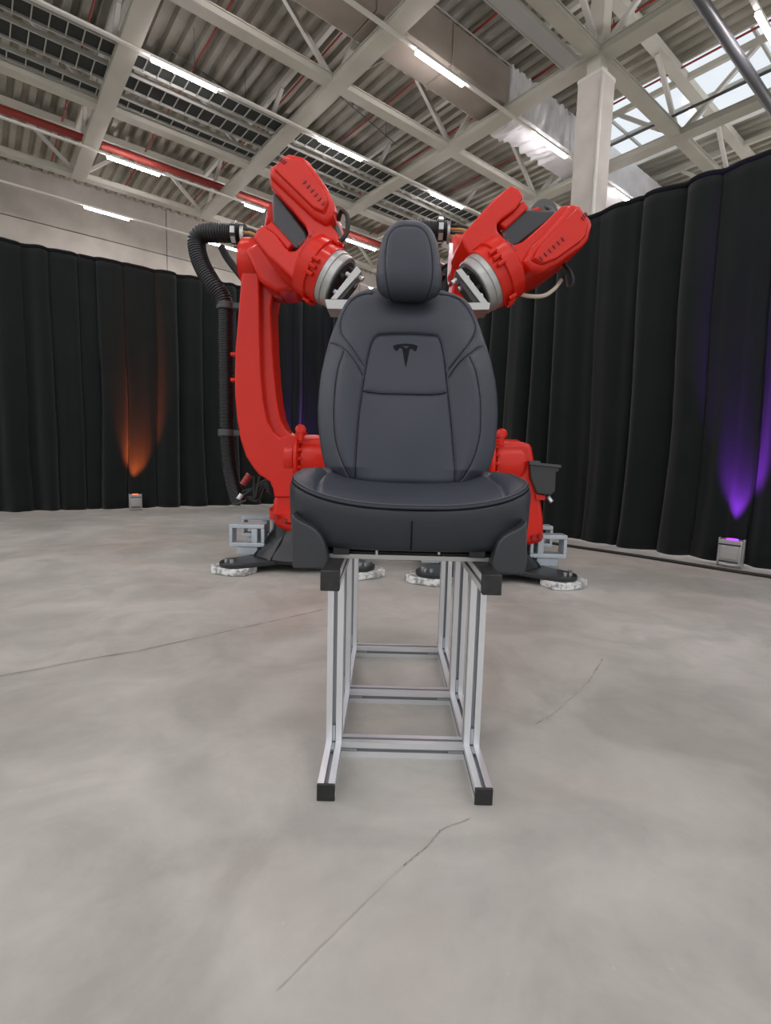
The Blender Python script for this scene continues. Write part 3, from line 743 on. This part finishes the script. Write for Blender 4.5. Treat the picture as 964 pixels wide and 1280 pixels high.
def robot(label, off, head_fn, right=False):
    off = Vector(off)
    def A(px, py, Y): return at(px, py, Y)            # all of the body is laid out for the left robot, then moved by off
    base = at(383, 700, 3.55); base.z = 0
    r = thing('industrial_robot', label, 'robot', base)
    made = []; global LEAN
    LEAN = 15.0 if right else 0.0
    def B(m, name, mt_, bevel=0, smooth=40, parent=None, seg=2):
        o = m.build(name, MT[mt_], parent or r, bevel, smooth, seg); made.append(o); return o
    bx, by = base.x, base.y
    # cast base: foot ring with four lugs, ribs, pedestal
    m = M(); m.lathe((bx, by, .055), (bx, by, .30), [(0, .36), (.10, .37), (.22, .35), (.45, .29), (.75, .235), (1, .225)], 48)
    plate = B(m, 'pedestal', 'cast')
    m = M()
    for sx in (-1, 1):
        for sy in (-1, 1):
            d = Vector((sx*.39, sy*.36, 0)); s = Vector((-d.y, d.x, 0)).normalized()
            ring = []
            for k in range(9):
                a = -math.pi/2 + math.pi*k/8; dn = d.normalized(); ring.append(Vector((bx, by, .045)) + d + dn*math.cos(a)*.11 + s*math.sin(a)*.11)
            ring += [Vector((bx, by, .045)) + s*.19, Vector((bx, by, .045)) - s*.19]
            m.prism(ring, (0, 0, .03))
    B(m, 'foot_plate', 'cast', .006)
    for sx in (-1, 1):
        for sy in (-1, 1):
            d = Vector((sx*.41, sy*.375, 0)); q = Vector((bx, by, 0)) + d
            m = M(); 
            for k in range(3):
                a = math.atan2(d.y, d.x) + (k-1)*.9; c = q + Vector((math.cos(a), math.sin(a), 0))*.045
                m.cyl(c + Vector((0,0,.075)), c + Vector((0,0,.095)), .014, n=6)
            B(m, 'anchor_bolts', 'zinc')
            ax = Vector((sx*.9, -.35*sy, 0)).normalized(); s = Vector((-ax.y, ax.x, 0))
            poly = [q + ax*a + s*b for a, b in ((-.13, -.075), (-.05, -.11), (.07, -.105), (.15, -.05), (.155, .03), (.10, .09), (-.06, .10), (-.13, .05))]
            B(M().prism([p + Vector((0,0,.001)) for p in poly], (0,0,.044)), 'foot_pad', 'pad', .006)
    for k in range(5):
        a = math.radians(-150 + k*30); d = Vector((math.cos(a), math.sin(a), 0)); s = Vector((-d.y, d.x, 0))*.008
        p = Vector((bx, by, 0)); tri = [p + d*.22 + Vector((0,0,.26)), p + d*.22 + Vector((0,0,.07)), p + d*.39 + Vector((0,0,.07))]
        B(M().prism([q - s for q in tri], s*2), 'rib', 'cast')
    # forklift pockets: steel frames standing off both sides
    for sx in (-1, 1):
        for yy, zz0 in ((by - .17, .13), (by + .12, .15)):
            x0, x1 = bx + sx*.26, bx + sx*.50
            xa, xb = min(x0, x1), max(x0, x1); t_ = .028; h0, h1 = zz0, zz0 + .155
            m = M(); m.box(xa, xb, yy, yy + .10, h1 - t_, h1); m.box(xa, xb, yy, yy + .10, h0, h0 + t_)
            m.box(xa, xa + .022, yy, yy + .10, h0 + t_, h1 - t_); m.box(xb - .022, xb, yy, yy + .10, h0 + t_, h1 - t_)
            xc = xa + .07 if sx > 0 else xb - .07
            m.box(xc - .02, xc + .02, yy + .005, yy + .10, h0 + t_, h1 - t_)
            m.box(xa + .05, xb - .05, yy + .01, yy + .09, .075, h0)
            B(m, 'forklift_pocket', 'pocket', .004)
    # black cable post at the left of the pedestal
    q = A(353, 690, 3.38); B(M().lathe((q.x, 3.38, .07), (q.x, 3.38, .34), [(0, .10), (.2, .065), (.5, .05), (1, .045)], 16), 'pedestal_horn', 'cast')
    # rotating column
    left = [(341, 655), (340, 640), (341, 622), (352, 616), (358, 600), (366, 575), (374, 548), (404, 546), (418, 549), (423, 570), (430, 600), (437, 640), (438, 668), (420, 672), (356, 664), (348, 660)]
    col_ = B(M().trace(left, 3.32, 3.72), 'rotating_column', 'red', .03, seg=3)
    m = M()
    c0 = Vector((bx, by - .02, .30)); m.lathe(c0, c0 + Vector((0,0,.10)), [(0, .22), (.2, .255), (.8, .255), (1, .235)], 40); B(m, 'swivel_ring', 'red')
    for (x, y) in ((346, 646), (357, 650), (368, 652), (424, 662), (432, 660)):
        p = A(x, y, 3.32); m = M(); m.cyl(p, p + Vector((0, -.035, 0)), .016, n=6); B(m, 'bolt', 'reddark')
    # shoulder drum along x with bolted flange and lifting eye
    c = A(386, 573, 3.45); s0 = Vector((A(360, 573, 3.45).x, 3.45, c.z)); s1 = Vector((A(416, 573, 3.45).x, 3.45, c.z))
    L = (s1 - s0).length
    def xt(px): return (A(px, 573, 3.45).x - s0.x)/L
    B(M().lathe(s0, s1, [(0, .165), (xt(371), .165), (xt(371.1), .15), (xt(380), .15), (xt(380.1), .16), (xt(408), .16), (1, .135)], 40), 'shoulder_drum', 'red', .004)
    B(M().lathe((A(372, 573, 3.45).x, 3.45, c.z), (A(378, 573, 3.45).x, 3.45, c.z), [(0, .185), (.25, .2), (.75, .2), (1, .185)], 40), 'shoulder_flange', 'red')
    m = M()
    for k in range(20):
        a = 2*math.pi*k/20; p = Vector((A(378, 573, 3.45).x, 3.45 + math.cos(a)*.178, c.z + math.sin(a)*.178)); m.cyl(p, p + Vector((.022, 0, 0)), .011, n=6)
    B(m, 'shoulder_bolts', 'red')['kind'] = 'stuff'
    p = A(376, 537, 3.27); B(M().tube([p + Vector((0,0,-.07)), p], [.016, .02], 12).lathe(p + Vector((0,.02,0)), p + Vector((0,-.02,0)), [(0, .02), (.3, .034), (.7, .034), (1, .02)], 16), 'lifting_eye', 'red')
    # shoulder motor box at the right end
    bxp = [(414, 570), (424, 570), (425, 573), (449, 575), (450, 582), (446, 583), (446, 606), (441, 611), (424, 609), (416, 590)]
    mb = B(M().trace(bxp, 3.28, 3.5), 'motor_box', 'box', .006)
    B(M().trace([(413, 569.5), (425, 569.5), (426, 572), (451, 574.5), (451, 578), (413, 574)], 3.27, 3.52), 'box_lid', 'clamp', .002)
    B(M().trace([(424, 609), (436, 611), (436, 617), (425, 617)], 3.3, 3.4), 'red_plug', 'red', .004)
    p = A(441, 613, 3.33); B(M().cyl(p, p + Vector((.02,-.02,-.03)), .014, n=12), 'cable_gland', 'zinc')
    # link arm: front web and deeper back web
    outer = [(305, 309), (302, 339), (298, 387), (294, 436), (293, 470), (293.5, 495), (296, 522), (300, 548), (307, 570), (316, 584), (323, 593), (331, 598), (337, 602), (341, 611), (343, 622), (364, 622), (369, 600), (374, 575), (374, 546)]
    ridge = [(362, 543), (350, 547), (341, 540), (334, 527), (329, 500), (326, 464), (325, 420), (325, 380), (324, 340), (322, 306)]
    web = B(M().trace(outer + ridge, 3.30, 3.62), 'link_arm', 'red', .012, seg=3)
    inner = [(310, 300), (345, 300), (345, 350), (339, 385), (340, 415), (341, 440), (343, 470), (346, 500), (350, 522), (356, 536), (363, 543), (376, 546), (376, 600), (340, 590), (318, 560), (306, 500), (306, 400)]
    B(M().trace(inner, 3.36, 3.58), 'link_rear_web', 'red', .012, seg=3, parent=web)
    for y in (443, 475):
        p = A(292.5, y, 3.4); B(M().cyl(p + Vector((.02, 0, 0)), p + Vector((-.02, 0, 0)), .014, n=10), 'bolt', 'red', parent=web)
    # elbow housing across the top of the link arm
    e0, e1 = A(303, 330, 3.42), A(372, 335, 3.42); e1.z = e0.z
    B(M().lathe(e0, e1, [(0, .13), (.06, .155), (.45, .155), (.5, .14), (.95, .14), (1, .12)], 32), 'elbow_housing', 'red')
    B(M().trace([(306, 312), (330, 298), (350, 294), (372, 300), (382, 330), (368, 362), (345, 364), (324, 350)], 3.22, 3.5), 'elbow_block', 'red', .02)
    B(M().trace([(338, 362), (352, 356), (358, 362), (352, 374), (342, 372)], 3.34, 3.46), 'elbow_stop', 'reddark', .006)
    # hose package
    hY = 3.52
    p1 = catmull([A(306, 293, 3.50), A(290, 292, hY), A(268, 291, hY), A(252, 293, hY + .02), A(246, 304, hY + .03), A(251, 328, hY + .02), A(264, 352, hY), A(277, 371, hY), A(282, 384, hY)], 10)
    ho = B(corrugated(p1, .060, .016, .10, 20), 'cable_hose', 'hose', smooth=30)
    p2 = catmull([A(282, 382, hY), A(282, 430, hY), A(283, 490, hY), A(284, 541, hY), A(287, 580, hY), A(292, 606, hY - .02), A(299, 628, hY - .05)], 10)
    B(corrugated(p2, .050, .014, .09, 18), 'cable_hose', 'hose', smooth=30)
    for x, y in ((282.5, 383), (284, 541)):
        q = A(x, y, hY); m = M(); m.cyl(q + Vector((0,0,-.022)), q + Vector((0,0,.022)), .062, n=20); m.box(q.x, q.x + .11, hY - .03, hY + .03, q.z - .018, q.z + .018)
        B(m, 'hose_clamp', 'clamp', .003)
    B(M().tube(catmull([A(277, 309, 3.66), A(284, 322, 3.64), A(296, 338, 3.60), A(306, 350, 3.56)], 6), .026, 12), 'rear_cable', 'cable')
    q0, q1 = A(291, 293, hY - .02), A(298, 293, hY - .02)
    B(M().cyl(q0, q1, .074, n=24), 'hose_collar', 'motor', .004)
    m = M()
    for k in range(8):
        a = 2*math.pi*k/8; c = (q0+q1)/2 + Vector((0, math.cos(a), math.sin(a)))*.074; tn = Vector((0, -math.sin(a), math.cos(a)))
        m.obox(c, (.014, 0, 0), tn*.02, Vector((0, math.cos(a), math.sin(a)))*.006)
    B(m, 'collar_clips', 'bracket')
    q2 = A(304, 295, hY - .02); B(M().cyl(q2 + Vector((-.008,0,0)), q2 + Vector((.008,0,0)), .062, n=24), 'hose_ring', 'bracket')
    for k in range(5):
        y = 286 + k*4.5; pth = catmull([A(305, y, 3.46), A(314, y + 1, 3.40), A(324, y + 6 - k, 3.34), A(334, y + 14 - 3*k, 3.32)], 6)
        B(M().tube(pth, .009, 8), 'inner_cable', ['cable', 'yellow', 'cable', 'yellow', 'cable'][k])
    m = M()
    for k, (x, y) in enumerate(((300, 622), (306, 618), (318, 622), (321, 626), (312, 612), (330, 614))):
        pth = catmull([A(296 + k, 612 + k, hY - .04), A(x, y, 3.46), A(322 + 3*k, 606 + k, 3.44), A(336, 600 + 3*k, 3.42), A(348, 612 + k*2, 3.45)], 6); m.tube(pth, .010, 8)
    m.tube(catmull([A(318, 596, 3.44), A(319, 622, 3.44), A(325, 596, 3.44)], 6), .012, 8)
    B(m, 'lower_cables', 'cable')
    B(M().cyl(A(312, 593, 3.44), A(303, 606, 3.42), .024, .022, n=14), 'red_connector', 'reddark')
    B(M().cyl(A(302, 618, 3.40), A(298, 624, 3.39), .017, n=12), 'pale_connector', 'bracket')
    if off.length > 0:
        for o in made: pass
        r.location = base + off
        bpy.context.view_layer.update()
    # forearm and wrist, posed separately for each robot
    LEAN = 0.0
    head_fn(r, base, off)
    return r

# wrist template drawn in a frame (a: towards the flange, b: across towards the covered tine), metres
S_ = 2.95/630
def Lc(px, py):
    dx, dy = px - 415, py - 335; return (S_*(.66*dx + .75*dy), S_*(.75*dx - .66*dy))
def make_head(r, base, off, Cpx, CY_, a_px, b_px, fl, elbow, extra):
    O = at(*Cpx, CY_)
    tilt = extra.get('tilt', .0)
    a = Vector((a_px[0], 0, -a_px[1])).normalized(); b = Vector((b_px[0], 0, -b_px[1])).normalized(); n_ = a.cross(b).normalized()
    # lean the wrist a little towards the viewer about b
    Rm = Matrix.Rotation(tilt, 3, b); a = (Rm @ a); n_ = (Rm @ n_)
    def W(p, n=0): return O + a*p[0] + b*p[1] + n_*n
    WORLD = Vector(base) + Vector(off)
    def B(m, name, mt_, bevel=0, smooth=40, seg=2, parent=None):
        o = m.build(name, MT[mt_], None, bevel, smooth, seg); o.parent = parent or r; o.matrix_parent_inverse = Matrix.Translation(-WORLD) if parent is None else Matrix()
        if parent is not None: o.matrix_parent_inverse = Matrix()
        return o
    def ext(pts, n0, n1, k=.94):
        q = [Lc(*p) for p in pts]; c = (sum(x for x, y in q)/len(q), sum(y for x, y in q)/len(q)); m = M()
        rr = [(n0, k), (n0 + .02, 1), (n1 - .02, 1), (n1, k)]
        m.loft([[W((c[0] + (x-c[0])*kk, c[1] + (y-c[1])*kk), n) for x, y in q] for n, kk in rr]); return m
    # U shaped wrist casting
    U = [(344, 232), (352, 226), (420, 300), (428, 310), (430, 322), (420, 340), (408, 355), (397, 364), (388, 368), (380, 364), (366, 352), (343, 332), (326, 312), (330, 303), (338, 297), (352, 306), (364, 322), (370, 328), (378, 327), (386, 318), (392, 308), (388, 298), (372, 280), (345, 252)]
    body = B(ext(U, -.15, .13, .985), 'wrist_fork', 'red', .012, seg=3)
    # covered tine
    cov = [(345, 244), (348, 236), (362, 222), (367, 220), (384, 224), (392, 230), (414, 260), (423, 278), (422, 292), (414, 301), (398, 292)]
    cover = B(ext(cov, -.17, .165, .90), 'fork_cover', 'red', .02, seg=3)
    lid = [(352, 240), (364, 227), (382, 229), (390, 236), (411, 264), (417, 279), (412, 291), (400, 286)]
    B(ext(lid, .155, .185, .93), 'cover_lid', 'red', .008)
    m = M()
    for k in range(6):
        t = k/5; px, py = 389 + 22*t, 257 + 24*t; q = Lc(px, py); d = Lc(px + 2.5, py + 5); e = (d[0]-q[0], d[1]-q[1])
        m.obox(W(q, .187), a*.005, b*.011, n_*.004)
    for k in range(3):
        q = Lc(361 + 2.3*k, 231.5 + 1.6*k); m.obox(W(q, .187), a*.004, b*.010, n_*.004)
    B(m, 'embossed_marks', 'reddark')['kind'] = 'stuff'
    m = M()
    for k, (x, y) in enumerate(((384, 334), (389, 331), (394, 327), (399, 322), (404, 317))):
        q = Lc(x - 6, y - 11)
        if k in (0, 4): m.obox(W(q, .130), a*.006, b*.003, n_*.003)
        elif k == 1: 
            m.obox(W(q, .130), a*.002, b*.009, n_*.003); m.obox(W((q[0]-.008, q[1]-.003), .130), a*.008, b*.002, n_*.003)
        elif k == 2: m.obox(W(q, .130), a*.009, b*.002, n_*.003)
        else:
            m.obox(W(q, .130), a*.002, b*.009, n_*.003); m.obox(W((q[0]+.010, q[1]), .130), a*.002, b*.009, n_*.003); m.obox(W((q[0]+.005, q[1]+.009), .130), a*.006, b*.002, n_*.003)
    B(m, 'scale_marks', 'reddark')
    # tapered dark arm end between the tines
    cone = [(343, 254), (350, 252), (388, 300), (391, 309), (382, 320), (370, 321), (352, 303), (345, 290)]
    B(ext(cone, -.12, .075, .92), 'forearm_end', 'motor', .015, seg=3)
    q = Lc(347, 293); B(M().loft([[W((x, y), n) for x, y in [Lc(*p) for p in ((338, 296), (346, 289), (372, 316), (366, 324), (352, 308))]] for n in (-.1, .10)]), 'inner_bearing', 'red', .01)
    # neck ring and bolts in front of the fork, then the tool flange, along the flange axis
    fc, fn = fl; Fc = at(*fc, CY_ - .13); fn = Vector(fn).normalized()
    fx = fn.cross(Vector((0, 1, 0))).normalized(); fy = fn.cross(fx)
    B(M().lathe(Fc - fn*.22, Fc - fn*.07, [(0, .135), (.15, .165), (.60, .168), (.64, .156), (1, .156)], 48), 'wrist_neck', 'red')
    m = M()
    for k in range(28):
        if k % 7 in (0, 1, 2):
            a_ = 2*math.pi*k/28; p = Fc - fn*.135 + (fx*math.cos(a_) + fy*math.sin(a_))*.168; m.cyl(p, p + fn*.04, .012, n=8)
    B(m, 'neck_bolts', 'red')['kind'] = 'stuff'
    B(M().lathe(Fc - fn*.075, Fc, [(0, .143), (.04, .150), (.45, .150), (.5, .144), (.94, .144), (1, .139)], 48), 'tool_flange', 'flange')
    B(M().lathe(Fc - fn*.002, Fc + fn*.004, [(0, .125), (1, .12)], 40), 'flange_face', 'dark')
    m = M()
    for k in range(6):
        a_ = 2*math.pi*k/6 + .3; p = Fc + (fx*math.cos(a_) + fy*math.sin(a_))*.088; m.cyl(p, p + fn*.028, .013, n=6)
    B(m, 'flange_bolts', 'motor')['kind'] = 'stuff'
    # sloping and horizontal tool plates
    for nm, pts, y0, y1, mt_ in extra['plates']:
        B(M().trace(pts, y0, y1), nm, mt_, .002)
    for x, y in extra['nuts']:
        p = at(x, y, CY_ - .22); B(M().cyl(p, p + fn*.03, .013, n=8), 'clamp_screw', 'zinc')
    # forearm to the elbow
    e = Vector(elbow[0]); q = W(Lc(*elbow[2]), -.02) if len(elbow) > 2 else W(Lc(352, 268), -.02)
    B(M().lathe(e, q, [(0, .12), (.35, .115), (.8, .10), (1, .09)], 28), 'forearm', elbow[1])
    if 'drum' in extra:
        (dx, dy, dY, rad, ln) = extra['drum']; p = at(dx, dy, dY)
        dd = Vector((.15, -1, -.1)).normalized()
        B(M().lathe(p + Vector((0, ln, .02)), p, [(0, rad*.8), (.3, rad), (.9, rad), (1, rad*.93)], 36), 'wrist_motor', 'drum')
        B(M().cyl(p + Vector((.0, -.004, 0)) + Vector((.0, 0, -.01)), p + Vector((0, .01, -.01)), rad*.3, n=20), 'motor_hole', 'motor')
    for nm, mt_, pts, rad in extra['cables']:
        B(M().tube(catmull([at(*p) for p in pts], 8), rad, 8), nm, mt_)
    return body

def head_left(r, base, off):
    make_head(r, base, off, (415, 335), 2.98, (.66, .75), (.75, -.66), ((426, 355), (.85, -.12, -.53)),
        (at(352, 315, 3.36), 'red'),
        dict(tilt=-.12, drum=(341, 276, 3.16, .075, .2),
             plates=[('sloping_plate', [(446, 332), (452, 339), (421, 374), (413, 374)], 2.72, 2.84, 'bracket'),
                     ('backing_plate', [(440, 346), (446, 352), (428, 374), (421, 374)], 2.73, 2.82, 'dark'),
                     ('tool_plate', [(406, 374), (470, 375), (470, 387), (409, 386)], 2.70, 2.86, 'bracket')],
             nuts=[(440, 354), (448, 346), (433, 342), (418, 364)],
             cables=[('side_cable', 'cable', [(414, 300, 2.95), (424, 302, 2.86), (434, 290, 2.86), (434, 270, 2.88), (427, 264, 2.92), (423, 276, 2.95)], .012),
                     ('side_cable', 'drum', [(420, 285, 2.93), (424, 300, 2.92), (420, 312, 2.94)], .022),
                     ('thin_cable', 'pale', [(424, 313, 2.9), (435, 318, 2.85), (438, 327, 2.85), (434, 333, 2.88)], .006)]))
def head_right(r, base, off):
    make_head(r, base, off, (604, 344), 2.88, (-.74, .67), (.67, .74), ((593, 361), (-.80, -.07, -.58)),
        (at(588, 325, 3.24), 'red', (350, 262)),
        dict(tilt=-.12, drum=(680, 268, 2.97, .085, .25),
             plates=[('sloping_plate', [(570, 338), (577, 335), (611, 379), (602, 380)], 2.62, 2.74, 'bracket'),
                     ('backing_plate', [(574, 352), (580, 350), (600, 378), (592, 379)], 2.63, 2.72, 'dark'),
                     ('tool_plate', [(560, 378), (613, 378), (612, 387), (560, 388)], 2.60, 2.76, 'bracket')],
             nuts=[(571, 350), (579, 358), (586, 347), (603, 369)],
             cables=[('lower_hose', 'pale', [(640, 361, 2.9), (655, 369, 2.86), (678, 370, 2.86), (692, 362, 2.88), (702, 350, 2.92)], .011),
                     ('side_cable', 'cable', [(705, 330, 2.9), (714, 342, 2.86), (716, 354, 2.86), (709, 360, 2.88), (706, 345, 2.9)], .010),
                     ('thin_cable', 'drum', [(672, 256, 3.0), (690, 262, 2.95), (697, 280, 2.93), (694, 292, 2.93)], .010)]))
robot('bright red industrial robot on the left, its curved arm fully visible', (0, 0, 0), head_left)
robot('bright red industrial robot on the right, mostly hidden behind the seat', (1.255, -.12, 0), head_right, True)
